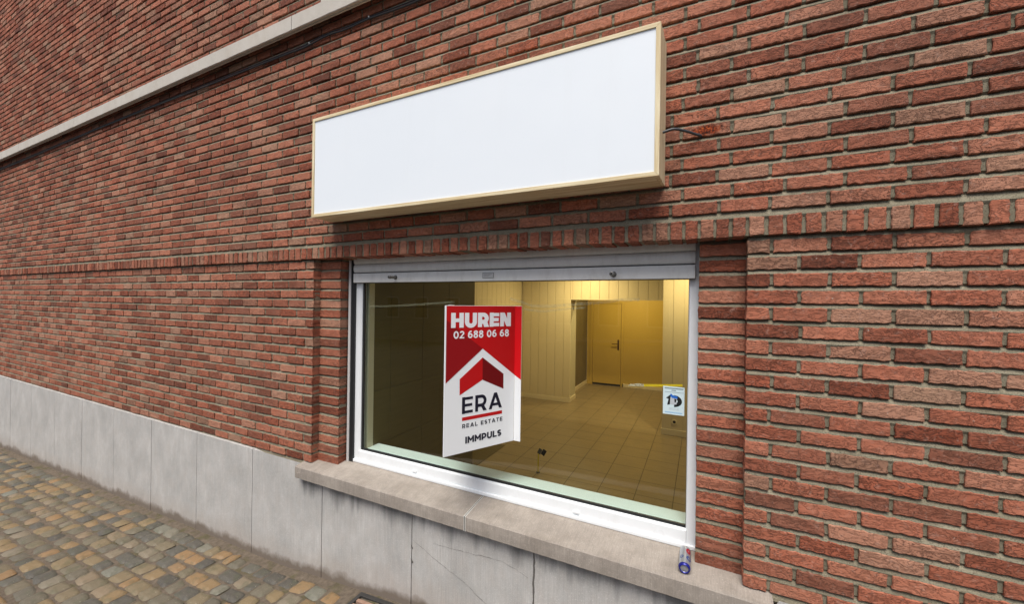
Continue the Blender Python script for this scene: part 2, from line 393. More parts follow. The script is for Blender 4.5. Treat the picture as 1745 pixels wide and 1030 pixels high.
# piers: A in front, B stepped back, mirrored on the right
PP = .0740; zbot = ZS-1.247
def pier(x0, x1, yf, yb, ph_even, ph_odd, name='pier', seam=True, jl=0, jr=0):
    b, mo = MB(), MB(); js = []; slope = yf*.12
    zz = zbot
    for k in range(21):
        zb = ZS+.305-.018-.055-PP*k
        rs = course_rects(x0, x1, zb, ph_even if k % 2 else ph_odd, .055, .2) if seam else [(x0+rng.normal(0, .0012), x1+rng.normal(0, .0012), zb+rng.normal(0, .0008), zb+.055+rng.normal(0, .001))]
        near = [q for q in rs if q[0] > -4.2]; far = [q for q in rs if q[0] <= -4.2]
        bricks(b, near, yf, yb, rng, True, True); bricks(b, far, yf, yb, rng, False, False)
        js.append((zb+.055, zb+PP))
    js.append((zb-.03, zb))
    mortar_sheet(mo, x0+jl, x1-jr, js, yf, rng)
    # mortar body behind, its side faces set back 4 mm from the brick ends
    mo.box(x0+.004, x1-.004, yf+.0178, yb-.002, ZS-1.30, ZS+.302)
    put(b.build(name, BRICK, None), building); put(mo.build(name+'_mortar', MORTAR, None), building)
pier(LX, -2.662, .02, .09, -2.662+.006, -2.662+.106, jr=.003)
pier(-2.690, -2.450, .085, .165, 0, 0, seam=False)
pier(-.0115, .215, .09, .165, 0, 0, seam=False)
pier(.182, RX, .02, .094, .182-.006, .182-.106, jl=.003)
# wall core behind the bricks (left, right, above and below the window)
core = MB()
core.box(LX, -2.47, .1655, .275, 0-1.2, ZS+.3); core.box(.035, RX, .1655, .275, -.6, ZS+.3)
core.box(LX, RX, .019, .275, ZS+.395, z1+PT*NC)
core.box(-2.47, .035, .1505, .275, ZS+.345, ZS+.3949)
core.box(-2.47, .035, .06, .20, -.6, ZS-1.262)
put(core.build('wall_core', MORTAR, None), building)

# ground height along the facade
def gz(x):
    if x > -1.8: return .03*(x+1.8)
    if x > -3: return .1*(x+1.8)
    return -.12+.035*(x+3)
# plinth slabs
js_ = [-12.5]+[-2.514-.848*k for k in range(11, -1, -1)]+[-1.669, -.815, .03, .88, 2.2]
for a, b in zip(js_[:-1], js_[1:]):
    m_ = MB(); a2, b2 = a+.0032, b-.0032; yf = .006+random.uniform(-.001, .001)
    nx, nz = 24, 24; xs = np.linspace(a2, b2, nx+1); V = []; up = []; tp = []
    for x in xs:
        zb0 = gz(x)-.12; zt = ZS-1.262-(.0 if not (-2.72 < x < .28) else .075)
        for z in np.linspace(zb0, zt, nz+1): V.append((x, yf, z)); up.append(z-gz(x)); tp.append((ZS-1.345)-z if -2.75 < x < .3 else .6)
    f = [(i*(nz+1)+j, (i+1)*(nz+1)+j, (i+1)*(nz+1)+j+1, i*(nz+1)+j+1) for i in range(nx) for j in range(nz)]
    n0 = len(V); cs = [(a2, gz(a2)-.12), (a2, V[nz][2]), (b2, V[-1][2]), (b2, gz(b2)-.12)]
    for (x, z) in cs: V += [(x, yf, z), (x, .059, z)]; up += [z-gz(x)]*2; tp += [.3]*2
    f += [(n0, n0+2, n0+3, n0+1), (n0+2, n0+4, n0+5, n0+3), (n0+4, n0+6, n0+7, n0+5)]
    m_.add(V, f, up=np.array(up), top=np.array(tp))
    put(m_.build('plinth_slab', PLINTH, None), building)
def ribbon(nm, pts, wd, m, y, parent):
    V = []; rr = random.Random(3); vx = 1 if abs(pts[-1][0]-pts[0][0]) < .01 else 0
    P = []
    for (x0_, z0_), (x1_, z1_) in zip(pts[:-1], pts[1:]):
        k_ = max(2, int(math.hypot(x1_-x0_, z1_-z0_)/.02))
        for q in range(k_): P.append((x0_+(x1_-x0_)*q/k_+rr.gauss(0, .002), z0_+(z1_-z0_)*q/k_+rr.gauss(0, .002)))
    for x, z in P:
        h_ = wd*rr.uniform(.3, 1); V += [(x-h_*vx, y, z-h_*(1-vx)), (x+h_*vx, y, z+h_*(1-vx))]
    return put(MB().add(V, [(2*i, 2*i+2, 2*i+3, 2*i+1) for i in range(len(P)-1)]).build(nm, m, None), parent)
CRK = mat('crack_dirt', (.11, .1, .09), .95)
ribbon('crack', [(-1.657, ZS-1.551), (-1.479, ZS-1.621), (-1.251, ZS-1.701), (-1.132, ZS-1.762), (-.98, ZS-1.84)], .0012, CRK, .0035, building)
ribbon('crack', [(-1.493, ZS-1.529), (-1.309, ZS-1.514), (-1.075, ZS-1.496), (-.995, ZS-1.494), (-.926, ZS-1.508), (-.83, ZS-1.54)], .0009, CRK, .0035, building)
ribbon('dirty_joint', [(-.813, ZS-1.37+0), (-.8125, ZS-1.5), (-.8135, ZS-1.62), (-.813, ZS-1.8)], .006, CRK, .0035, building)
ribbon('chipped_joint', [(-1.668, ZS-1.585), (-1.664, ZS-1.60), (-1.667, ZS-1.615)], .007, CRK, .0035, building)
ribbon('chipped_joint', [(-1.668, ZS-1.675), (-1.662, ZS-1.69), (-1.667, ZS-1.71)], .009, CRK, .0035, building)
# stone sills, sloped to the front, worn edges
def sill(x0, x1):
    nx = int((x1-x0)/.012); xs = np.linspace(x0, x1, nx+1); V = []
    prof0 = [(.19, ZS-1.36), (-.046, ZS-1.353), (-.05, ZS-1.349), (-.0508, ZS-1.31), (-.0505, ZS-1.268), (-.0455, ZS-1.2625), (.06, ZS-1.2495), (.19, ZS-1.234)]
    for i, x in enumerate(xs):
        ch = .0012*math.sin(x*37)+.0009*math.sin(x*91+1)+rng.normal(0, .0006); e_ = min(x-x0, x1-x); rd = max(0, .007-e_)*.6
        ch += .006*math.exp(-((x-(x0+.05))/.02)**2)*(x0 < -2) if x0 < -2 else 0
        for j, (y, z) in enumerate(prof0):
            if j in (4, 5): z -= abs(ch)*1.3+rd; y += abs(ch)+rd
            if j in (1, 2): z += abs(ch)*.6; y += rd
            if j == 3: y += rd
            if j in (6, 7): z -= rd*.6
            V.append((x, y, z))
    n0 = len(prof0)
    f = [(i*n0+j, i*n0+(j+1) % n0, (i+1)*n0+(j+1) % n0, (i+1)*n0+j) for i in range(nx) for j in range(n0)]
    f += [tuple(range(n0))[::-1], tuple(nx*n0+j for j in range(n0))]
    return put(MB().add(V, f).build('window_sill', SILL, None), building)
sill(-2.752, -1.2445); sill(-1.2295, .292)
put(MB().add([(-1.2443, -.044, ZS-1.355), (-1.2297, -.044, ZS-1.355), (-1.2297, -.044, ZS-1.2675), (-1.2443, -.044, ZS-1.2675), (-1.2443, .18, ZS-1.240), (-1.2297, .18, ZS-1.240)], [(0, 1, 2, 3), (3, 2, 5, 4)]).build('sill_joint', mat('sill_joint_mortar', (.58, .56, .52), .95), None), building)
put(MB().add([(-1.2392, -.0455, ZS-1.354), (-1.2350, -.0455, ZS-1.354), (-1.2350, -.0455, ZS-1.2668), (-1.2392, -.0455, ZS-1.2668), (-1.2392, .174, ZS-1.2395), (-1.2350, .174, ZS-1.2395)], [(0, 1, 2, 3), (3, 2, 5, 4)]).build('open_joint', mat('joint_shadow_dirt', (.06, .055, .05), .95), None), building)
# white stone band on the upper wall
def ledge(x0, x1, yf, m=LEDGE):
    V = []; prof = [(.0, ZS+2.150), (yf, ZS+2.138), (yf, ZS+2.034), (yf+.004, ZS+2.030), (yf+.014, ZS+2.030), (yf+.016, ZS+2.036), (yf+.022, ZS+2.036), (yf+.024, ZS+2.028), (yf+.034, ZS+2.028), (yf+.036, ZS+2.105), (.0, ZS+2.105)]
    n0 = len(prof); xs = np.linspace(x0, x1, max(2, int((x1-x0)/.05)))
    for x in xs:
        for j, (y, z) in enumerate(prof): V.append((x, y+(rng.normal(0, .0005) if j in (1, 2) else 0), z+(rng.normal(0, .0006) if j in (1, 2) else 0)))
    f = [(i*n0+j, i*n0+(j+1) % n0, (i+1)*n0+(j+1) % n0, (i+1)*n0+j) for i in range(len(xs)-1) for j in range(n0)]
    f += [tuple(range(n0))[::-1], tuple((len(xs)-1)*n0+j for j in range(n0))]
    return put(MB().add(V, f).build('stone_band', m, None), building)
for a, b in ((-12.5, -10.6), (-10.597, -8.7), (-8.697, -6.8), (-6.797, -4.84), (-4.837, -2.812), (-2.806, -.85)): ledge(a, b, -.085)
box('upper_window_surround', LEDGE, building, -2.56, -1.1, -.03, .03, ZS+2.152, ZS+2.42, .003)

# ------------------------------------------------------------------ window
window = put(MB().box(-2.405, -2.332, .175, .235, ZS-1.236, ZS+.34).box(-.054, .03, .175, .235, ZS-1.236, ZS+.34)
     .box(-2.332, -.054, .175, .235, ZS-1.236, ZS-1.1495).box(-2.332, -.054, .176, .235, ZS+.2, ZS+.34).build('window', PVC, None, bevel=.004), building)
put(MB().box(-2.4045, .03, .162, .1745, ZS-1.236, ZS-1.214).build('bottom_bead', PVC, None, bevel=.004), window)
# sloped glazing bead inside the frame
V = []; fr_ = [(-2.333, -1.1415, .055), (-.055, -.0545, .0)]
gb = MB()
x0, x1, z0, z1g = -2.333, -.053, ZS-1.1495, ZS+.21
for (a, b) in (((x0, .1765, z0), (x0+.016, .196, z0+.016)),):
    pts = [(x0, .1765, z0), (x1, .1765, z0), (x1, .1765, z1g), (x0, .1765, z1g), (x0+.010, .184, z0+.006), (x1-.004, .184, z0+.006), (x1-.004, .184, z1g-.01), (x0+.010, .184, z1g-.01),
           (x0+.010, .2, z0+.006), (x1-.004, .2, z0+.006), (x1-.004, .2, z1g-.01), (x0+.010, .2, z1g-.01)]
    gb.add(pts, [(0, 1, 5, 4), (1, 2, 6, 5), (2, 3, 7, 6), (3, 0, 4, 7), (4, 5, 9, 8), (5, 6, 10, 9), (6, 7, 11, 10), (7, 4, 8, 11)])
put(gb.build('glazing_bead', PVC, None), window)
gx0, gx1, gz0, gz1 = x0+.010, x1-.004, z0+.006, z1g-.01
put(MB().box(gx0, gx0+.017, .1905, .203, gz0, gz1).box(gx1-.0015, gx1, .1905, .203, gz0, gz1).box(gx0+.017, gx1-.0015, .1905, .203, gz0, gz0+.014).build('gasket', GASKET, None), window)
put(MB().box(gx0+.004, gx1, .1985, .2025, gz0+.004, gz1).build('glass_pane', GLASS, None), window)
for x in (-1.791, -.627): put(MB().box(x-.018, x+.018, .166, .1748, ZS-1.203, ZS-1.188).build('drain_cap', PVC, None, bevel=.003), window)

# ------------------------------------------------------------------ roller shutter
shutter = empty('roller_shutter', 'grey roller shutter pulled nearly fully up over the shop window', 'roller shutter', (-1.2, .14, ZS+.13))
def slat(zb, zt, yb, bulge, name='slat', x0=-2.372, x1=-.0285):
    n = 12; pr = []
    for i in range(n+1):
        t = i/n; pr.append((yb-bulge*math.sin(math.pi*min(1, t*1.02))**.55, zb+(zt-zb)*t))
    V = []; 
    xs = [x0, x1]
    for x in xs:
        for (y, z) in pr: V.append((x, y, z))
        V.append((x, yb+.012, zt)); V.append((x, yb+.012, zb))
    n0 = n+3; f = [(j, n0+j, n0+(j+1) % n0, (j+1) % n0) for j in range(n0)]+[tuple(range(n0)), tuple(range(n0, 2*n0))[::-1]]
    o = MB().add(V, f).build(name, SHUT, None); 
    for p in o.data.polygons: p.use_smooth = len(p.vertices) == 4
    es = o.modifiers.new('es', 'EDGE_SPLIT'); es.split_angle = R(50); return put(o, shutter)
slat(ZS+.2045, ZS+.2665, .150, .011); slat(ZS+.2685, ZS+.331, .150, .011)
bt = put(MB().box(-2.373, -.028, .138, .156, ZS+.129, ZS+.1985).build('bottom_slat', SHUT, None, bevel=.004), shutter)
put(MB().box(-2.37, -.03, .156, .160, ZS+.125, ZS+.34).build('slat_backing', GASKET, None), shutter)
for (x, z) in ((-1.957, ZS+.163), (-.427, ZS+.157)):
    st = lathe('stop_bolt', [(0, .013), (.004, .013), (.004, .0095), (.052, .0085), (.053, .0115), (.066, .0115), (.067, .0095), (.067, .006), (.05, .006), (.05, 0)], STEEL, (x, .138, z), (0, -1, -.02), shutter, 20)
    lathe('washer', [(0, .0), (0, .015), (.003, .015), (.003, .012)], IRON, (x, .1375, z), (0, -1, 0), shutter, 20)
pl_ = put(MB().box(-1.243, -1.163, .1355, .1378, ZS+.148, ZS+.182).build('label_plate', RAIL, None), shutter)
pm = MB()
for (a, b, c, d_) in ((-1.243, -1.163, .1795, .182), (-1.243, -1.163, .148, .1505), (-1.243, -1.2405, .1505, .1795), (-1.1655, -1.163, .1505, .1795)): pm.box(a, b, .1347, .1354, ZS+c, ZS+d_)
for i in range(3): pm.box(-1.234, -1.176-i*.01, .1347, .1354, ZS+.1715-i*.006, ZS+.1730-i*.006)
put(pm.build('plate_marks', STEEL, None), shutter)
rail = empty('guide_rail', 'slim pale grey guide rail left of the roller shutter and window frame', 'guide rail', (-2.41, .15, ZS-1.24))
box('front_lip', RAIL, rail, -2.434, -2.412, .150, .158, ZS-1.238, ZS+.302, .0015)
box('channel', GASKET, rail, -2.436, -2.377, .1585, .174, ZS-1.238, ZS+.302, 0)

# ------------------------------------------------------------------ big wooden sign box
X0, X1, Z0, Z1, YF = -2.424, -.1735, ZS+.5635, ZS+1.2415, -.184
sign = empty('sign_box', 'large blank white sign panel in a pale timber box frame on the brick wall', 'sign', (-1.3, 0, Z0))
T = .0205
def frame_piece(pts, m, nm='frame_board'):   # mitred board: outline in XZ, thick in Y
    V = [(x, YF, z) for x, z in pts]+[(x, YF+.022, z) for x, z in pts]
    o = MB().add(V, [(0, 1, 2, 3), (7, 6, 5, 4), (0, 4, 5, 1), (1, 5, 6, 2), (2, 6, 7, 3), (3, 7, 4, 0)]).build(nm, m, None, bevel=.0012); return put(o, sign)
g = .0004
frame_piece([(X0, Z1), (X0+T, Z1-T), (X1-T, Z1-T), (X1, Z1)][::-1], WOOD)
frame_piece([(X0, Z0), (X1, Z0), (X1-T, Z0+T), (X0+T, Z0+T)], WOOD)
frame_piece([(X0, Z0+g), (X0+T, Z0+T+g), (X0+T, Z1-T-g), (X0, Z1-g)][::-1], WOODV)
frame_piece([(X1, Z0+g), (X1, Z1-g), (X1-T, Z1-T-g), (X1-T, Z0+T+g)][::-1], WOODV)
put(MB().box(X0+T+.0005, X1-T-.0005, YF+.006, YF+.010, Z0+T+.0005, Z1-T-.0005).build('face_panel', WHITE, None), sign)
yb_ = -.004
box('side_board', WOODV, sign, X1-.018, X1-.001, YF+.0225, YF+.085, Z0+.001, Z1-.001, .0015)
box('side_board', WOODV, sign, X1-.018, X1-.0035, YF+.086, yb_, Z0+.001, Z1-.001, .0015)
box('side_board', WOODV, sign, X0+.001, X0+.018, YF+.0225, yb_, Z0+.001, Z1-.001, .0015)
box('bottom_board', WOOD, sign, X0+.0185, X1-.0185, YF+.0225, yb_-.012, Z0+.0015, Z0+.018, .0015)
box('bottom_batten', WOOD, sign, X0+.0185, X1-.0185, yb_-.0118, yb_, Z0+.0005, Z0+.02, .0015)
box('top_board', WOOD, sign, X0+.0185, X1-.0185, YF+.0225, yb_, Z1-.018, Z1-.001, .0015)
for o in sign.children:
    for v in o.data.vertices:
        tt_ = (v.co.y-YF)/(0-YF)
        if v.co.x > X1-.025: v.co.x += .0135*tt_
        elif v.co.x < X0+.025: v.co.x -= .018*tt_
tag(tube('sign_cable', [(-.19, -.095, ZS+.780), (-.165, -.095, ZS+.787), (-.12, -.085, ZS+.797), (-.07, -.055, ZS+.790), (-.035, -.02, ZS+.785), (-.015, -.004, ZS+.782), (-.008, .02, ZS+.780)], .0062, GREYCABLE), 'short grey cable arching from the right side of the sign box into the wall', 'cable')
tag(tube('wall_cable', [(LX, -.012, ZS+1.95), (-9, -.012, ZS+1.945), (-6, -.012, ZS+1.955), (-4.2, -.012, ZS+1.94), (-3.0, -.012, ZS+1.932), (-2.85, -.012, ZS+1.928), (-2.70, -.013, ZS+1.931), (-2.5, -.013, ZS+1.948), (-2.32, -.012, ZS+1.938), (-2.09, -.013, ZS+1.945), (-1.83, -.012, ZS+1.934), (-1.63, -.012, ZS+1.934), (-1.2, -.012, ZS+1.94), (-.2, -.012, ZS+1.93), (RX, -.012, ZS+1.94)], .0062, BLACK), 'black cable clipped along the bricks just under the white stone band', 'cable')
tag(tube('thin_wall_cable', [(LX, -.010, ZS+1.966), (-6, -.010, ZS+1.970), (-3.0, -.010, ZS+1.948), (-2.8, -.010, ZS+1.948), (-2.5, -.010, ZS+1.965), (-2.3, -.011, ZS+1.954), (-2.09, -.011, ZS+1.959), (-1.8, -.010, ZS+1.951), (-1.5, -.010, ZS+1.949), (-.2, -.010, ZS+1.95), (RX, -.010, ZS+1.95)], .0036, BLACK), 'thinner black cable running directly above the thicker cable under the stone band', 'cable')

CLIP = mat('cable_clip', (.7, .68, .64), .5)
for i, (x, z) in enumerate(((-2.70, 1.944), (-2.09, 1.958))):
    tag(MB().box(x-.004, x+.004, -.0195, -.0005, ZS+z-.006, ZS+z+.006).build('cable_clip', CLIP, None, bevel=.002), ['white nail clip on the wall cable nearest the left photo edge', 'white nail clip on the wall cable, the higher and farther right of two'][i], 'clip', 'nail clips holding the wall cable')
# ------------------------------------------------------------------ folded letting sign on the glass
A = Vector((-1.26, -.233, 0)); B = Vector((-1.035, .185, 0)); U_ = (B-A).normalized(); Nn = Vector((U_.y, -U_.x, 0)); L = (B-A).length
zt, zbm = ZS-.0245, ZS-.858
rent = empty('letting_sign', 'folded white and red letting sign reading HUREN stuck on the shop glass', 'sign', (-1.26, -.233, zbm))
def plate(nm, P0, P1, m, th=.0035, za=zbm, zb=zt):
    t = (P1-P0).normalized(); n = Vector((t.y, -t.x, 0)); a, b, c, e = P0, P1, P1-n*th, P0-n*th
    V = [(p.x, p.y, z) for z in (za, zb) for p in (a, b, c, e)]
    o = MB().add(V, [(3, 2, 1, 0), (4, 5, 6, 7), (0, 1, 5, 4), (1, 2, 6, 5), (2, 3, 7, 6), (3, 0, 4, 7)]).build(nm, m, None, bevel=.0008); return put(o, rent)
main = plate('printed_panel', A, B, BOARD)
FL = Vector((-.990, .185, 0)); flange = plate('flange', B+Vector((.0005, 0, 0)), FL, BOARD)
A2 = A-Nn*.0036; B2 = Vector((-1.490, .185, 0))
plate('rear_panel', B2, A2-Vector((.002, 0, 0)), BOARD); plate('flange', B2-Vector((.045, 0, 0)), B2-Vector((.0005, 0, 0)), BOARD)
def art(nm, poly, m, lift, parent, P0=A, t=U_, n=Nn):
    V = [tuple(P0+t*a+n*(lift)+Vector((0, 0, z))) for a, z in poly]+[tuple(P0+t*a+n*(lift-.0002)+Vector((0, 0, z))) for a, z in poly]; k = len(poly)
    return put(MB().add(V, [tuple(range(k)), tuple(range(k, 2*k))[::-1]]+[(i, k+i, k+(i+1) % k, (i+1) % k) for i in range(k)]).build(nm, m, None), parent)
zt2 = zt-.0015
art('red_field', [(.007, zt2), (.007, 1.5462), (.2423, 1.7251), (L, 1.5495), (L, zt2)], RED, .0006, main)
art('dark_red_field', [(.007, 1.897), (.007, 1.5462), (.2423, 1.7251), (.2312, 1.7334)], REDM, .0010, main)
art('red_roof_shape', [(.0936, 1.5609), (.0945, 1.4699), (.2437, 1.5427), (.2430, 1.6733)], RED, .0006, main)
art('dark_roof_shape', [(.2430, 1.6733), (.2437, 1.5427), (.3935, 1.4730), (.3925, 1.5637)], REDD, .0006, main)
art('red_bar', [(.112, 1.3425), (.1124, 1.3225), (.3857, 1.3235), (.3855, 1.3435)], RED, .0006, main)
Ff, Ft, Fn = B+Vector((.0005, 0, 0)), Vector((1, 0, 0)), Vector((0, -1, 0))
art('red_field', [(0, zt2), (0, 1.549), (.0443, 1.5225), (.0443, zt2)], RED_LIT, .0006, flange, Ff, Ft, Fn)  # flange red is brighter: the light it catches is put into the colour
def arc(cx, cy, rx, ry, a0, a1, n=14): return [(cx+rx*math.cos(R(a0+(a1-a0)*k/n)), cy+ry*math.sin(R(a0+(a1-a0)*k/n))) for k in range(n+1)]
def glyph(ch, t):
    """strokes of one capital or digit: list of ('s', centre line) or ('p', polygon); returns (pieces, width)"""
    h = t/2; S_ = lambda *p: ('s', list(p)); w = .82
    if ch == 'H': return [S_((h, 0), (h, 1)), S_((w-h, 0), (w-h, 1)), S_((h, .5), (w-h, .5))], w
    if ch == 'I': return [S_((h, 0), (h, 1))], t
    if ch == 'E': w = .7; return [S_((h, 0), (h, 1)), S_((h, h), (w, h)), S_((h, 1-h), (w, 1-h)), S_((h, .5), (w*.94, .5))], w
    if ch == 'L': w = .66; return [S_((h, 0), (h, 1)), S_((h, h), (w, h))], w
    if ch == 'T': w = .72; return [S_((w/2, 0), (w/2, 1-h)), S_((0, 1-h), (w, 1-h))], w
    if ch == 'U': rx = w/2-h; return [('s', [(h, 1), (h, h*.8+rx)]+arc(w/2, h*.8+rx, rx, rx, 180, 360)[1:-1]+[(w-h, h*.8+rx), (w-h, 1)])], w
    if ch in 'RP':
        w = .76; md = .36 if ch == 'R' else .32; ry = (1-h-md)/2; cx = w-h-ry*.95
        b = [S_((h, 0), (h, 1)), ('s', [(h, 1-h)]+arc(cx, 1-h-ry, ry*.95, ry, 90, -90)+[(h, md)])]
        if ch == 'R': b.append(('p', [(w-t*1.12, 0), (w+.03, 0), (w*.52+t*.9, md+.02), (w*.52-t*.25, md+.02)]))
        return b, w
    if ch == 'N': return [S_((h, 0), (h, 1)), S_((w-h, 0), (w-h, 1)), ('p', [(w-t*1.15, 0), (w-t*.1, 0), (t*1.15, 1), (t*.1, 1)])], w
    if ch == 'M': w = .98; return [S_((h, 0), (h, 1)), S_((w-h, 0), (w-h, 1)), ('p', [(t*.8, .58), (w/2, .2), (w/2, .56), (t*.8, 1)]), ('p', [(w/2, .2), (w-t*.8, .58), (w-t*.8, 1), (w/2, .56)])], w
    if ch == 'A': w = .94; return [('p', [(0, 0), (1.08*t, 0), (w/2+.54*t, 1), (w/2-.54*t, 1)]), ('p', [(w-1.08*t, 0), (w, 0), (w/2+.54*t, 1), (w/2-.54*t, 1)]), S_((w*.22, .27), (w*.78, .27))], w
    if ch == 'S':
        w = .68; rx, q = w/2-h, (.5-h)/2
        return [('s', arc(w/2, 1-h-q, rx, q, 28, 270, 18)+arc(w/2, h+q, rx, q, 90, -152, 18)[1:])], w
    if ch == '0': w = .74; return [('r', arc(w/2, .5, w/2-h, .5-h, 0, 360, 32)[:-1])], w
    if ch == '8': w = .70; return [('r', arc(w/2, .29, w/2-h, .29-h*.75, 0, 360, 26)[:-1]), ('r', arc(w/2, .745, (w/2-h)*.88, .255-h, 0, 360, 26)[:-1])], w
    if ch == '6': w = .70; return [('r', arc(w/2, .335, w/2-h, .335-h, 0, 360, 28)[:-1]), ('s', [(h, .335)]+arc(w*.62, .42, w*.62-h, .58-h, 172, 72, 10))], w
    if ch == '2': w = .68; return [('s', arc(w/2, .70, w/2-h, .30-h, 165, -28, 16)+[(h*1.1, h*1.2)]), S_((0, h), (w, h))], w
    return [], .34
def strip(pts, t, closed):
    n = len(pts); P = [Vector((*p, 0)) for p in pts]; l, r_ = [], []
    for k in range(n):
        a = P[(k-1) % n] if closed or k else None; b = P[(k+1) % n] if closed or k < n-1 else None
        d1 = (P[k]-a).normalized() if a is not None else None; d2 = (b-P[k]).normalized() if b is not None else None
        d_ = d1 if d2 is None else d2 if d1 is None else (d1+d2).normalized()
        nn = Vector((-d_.y, d_.x, 0)); f_ = 1 if d1 is None or d2 is None else 1/max(.5, nn.dot(Vector((-d1.y, d1.x, 0))))
        l.append(P[k]+nn*t/2*f_); r_.append(P[k]-nn*t/2*f_)
    V = [(p.x, p.y) for p in l+r_]; m = n if closed else n-1
    return V, [(k, n+k, n+(k+1) % n, (k+1) % n) for k in range(m)]
def text(body, u0, u1, z0, z1, m, parent, t=.2, space=.12, P0=A, tt=U_, n=Nn, lift=.0014):
    pieces, xc, words, wd = [], 0, [], []
    for ch in body:
        if ch == ' ': xc += .30+space; words.append(wd); wd = []; continue
        g_, w_ = glyph(ch, t)
        for q, (ty, p) in enumerate(g_):
            V, Fc = (p, [tuple(range(len(p)))]) if ty == 'p' else strip(p, t if not (ty == 's' and len(p) == 2 and p[0][1] == p[1][1]) else t*.84, ty == 'r')
            wd.append(([(xc+a, b) for a, b in V], Fc, q))
        xc += w_+space
    words.append(wd); tot = xc-space
    for wd in words:
        mb = MB()
        for V, Fc, q in wd: mb.add([tuple(P0+tt*(u0+a/tot*(u1-u0))+n*(lift+q*.00004)+Vector((0, 0, z0+b*(z1-z0)))) for a, b in V], Fc)
        put(mb.build('lettering', m, None), parent)
text('HUREN', .035, .4415, 1.8515, 1.935, PWHITE, main, .29, .07)
text('02 688 06 68', .0512, .428, 1.790, 1.833, PWHITE, main, .2, .12)
text('ERA', .1105, .3835, 1.3625, 1.457, NAVY, main, .19, .16)
text('REAL ESTATE', .1134, .3885, 1.281, 1.3045, NAVY, main, .2, .26)
text('IMMPULS', .1343, .382, 1.191, 1.2295, NAVY, main, .25, .09)

# ------------------------------------------------------------------ sticker and tape on the glass
YG = .1975; GX, GN, G0 = Vector((1, 0, 0)), Vector((0, -1, 0)), Vector((0, YG, 0))
PAPER = mat('sticker_paper', (.62, .75, .78), .4); INK = mat('sticker_ink', (.004, .005, .006), .6); BLUE = mat('sticker_blue', (.02, .14, .55), .4); LBLUE = mat('sticker_pale_blue', (.2, .42, .66), .4); GREYP = mat('sticker_grey', (.5, .52, .55), .4)
sx0, sx1, sz1, sz0 = -.1745, -.0715, ZS-.4295, ZS-.5750
stk = put(MB().box(sx0, sx1, YG-.0006, YG, sz0, sz1).build('poster_sticker', PAPER, None), window) if False else MB().box(sx0, sx1, YG-.0006, YG, sz0, sz1).build('poster_sticker', PAPER, None)
tag(stk, 'small pale blue notice sticker with black emblem at the right edge of the glass', 'sticker')
def sa(nm, poly, m, lift=.001): return art(nm, [(sx0+a*(sx1-sx0), sz0+b*(sz1-sz0)) for a, b in poly], m, lift, stk, G0, GX, GN)
def sart(nm, ims, m, lift=.001):
    mb = MB()
    for (a0, a1, b0, b1) in ims:
        P_ = [(sx0+a*(sx1-sx0), YG-lift, sz0+b*(sz1-sz0)) for a, b in ((a0, b0), (a1, b0), (a1, b1), (a0, b1))]; mb.add(P_, [(0, 1, 2, 3)])
    return put(mb.build(nm, m, None), stk)
dash = []
for row, (b0, b1, a0, a1, st) in enumerate(((.915, .955, .08, .93, .042), (.85, .88, .4, .6, .03))):
    a = a0
    while a < a1: dash.append((a, a+st*.62, b0, b1)); a += st
dash.append((.08, .95, .795, .803))
sart('small_print', dash, INK)
sart('footer_print', [(.1+.05*i, .135+.05*i, .055, .095) for i in range(16)], LBLUE)
sart('fine_print', [(.3+.05*i, .335+.05*i, .17+.03*j, .182+.03*j) for i in range(9) for j in range(3)], GREYP)
sa('emblem', [(.14, .58), (.34, .70), (.36, .70), (.36, .36), (.2, .33), (.26, .55)], INK)
o_ = []; i_ = []
for k in range(15):
    t = math.pi/2-math.pi*k/14; o_.append((.52+.37*math.cos(t), .49+.21*math.sin(t))); i_.append((.54+.15*math.cos(t), .49+.08*math.sin(t)))
V = [(sx0+a*(sx1-sx0), YG-.001, sz0+b*(sz1-sz0)) for a, b in o_+i_]
put(MB().add(V, [(k, k+1, 15+k+1, 15+k) for k in range(14)]).build('emblem', INK, None), stk)
sa('emblem_blue', [(.34, .72), (.38, .75), (.44, .70), (.68, .66), (.68, .58), (.42, .60), (.36, .64)], BLUE, .0013)
sa('emblem_grey', [(.35, .60), (.66, .58), (.64, .38), (.5, .36), (.33, .36)], GREYP, .0012)
sa('emblem_mark', [(.53, .58), (.64, .56), (.60, .45), (.55, .44)], INK, .0015)
YT = mat('yellow_tape', (.85, .56, .02), .3); WT = mk_tape('whitish_tape', (.8, .76, .66), .8)
tp = tag(MB().add([(-.272, .2032, ZS-.4455), (-.082, .2032, ZS-.4255), (-.082, .2032, ZS-.4135), (-.272, .2032, ZS-.4325)], [(3, 2, 1, 0)]).build('tape_strip', YT, None), 'yellow tape strip across the inside of the glass just above the notice sticker', 'tape')
V = [(-.357, .2032, ZS-.450), (-.272, .2032, ZS-.4455), (-.272, .2032, ZS-.4325), (-.30, .2032, ZS-.431), (-.345, .2032, ZS-.440)]
put(MB().add(V, [(4, 3, 2, 1, 0)]).build('torn_end', WT, None), tp) if False else (lambda o: (setattr(o, 'parent', tp)))(MB().add(V, [(4, 3, 2, 1, 0)]).build('torn_end', WT, None))

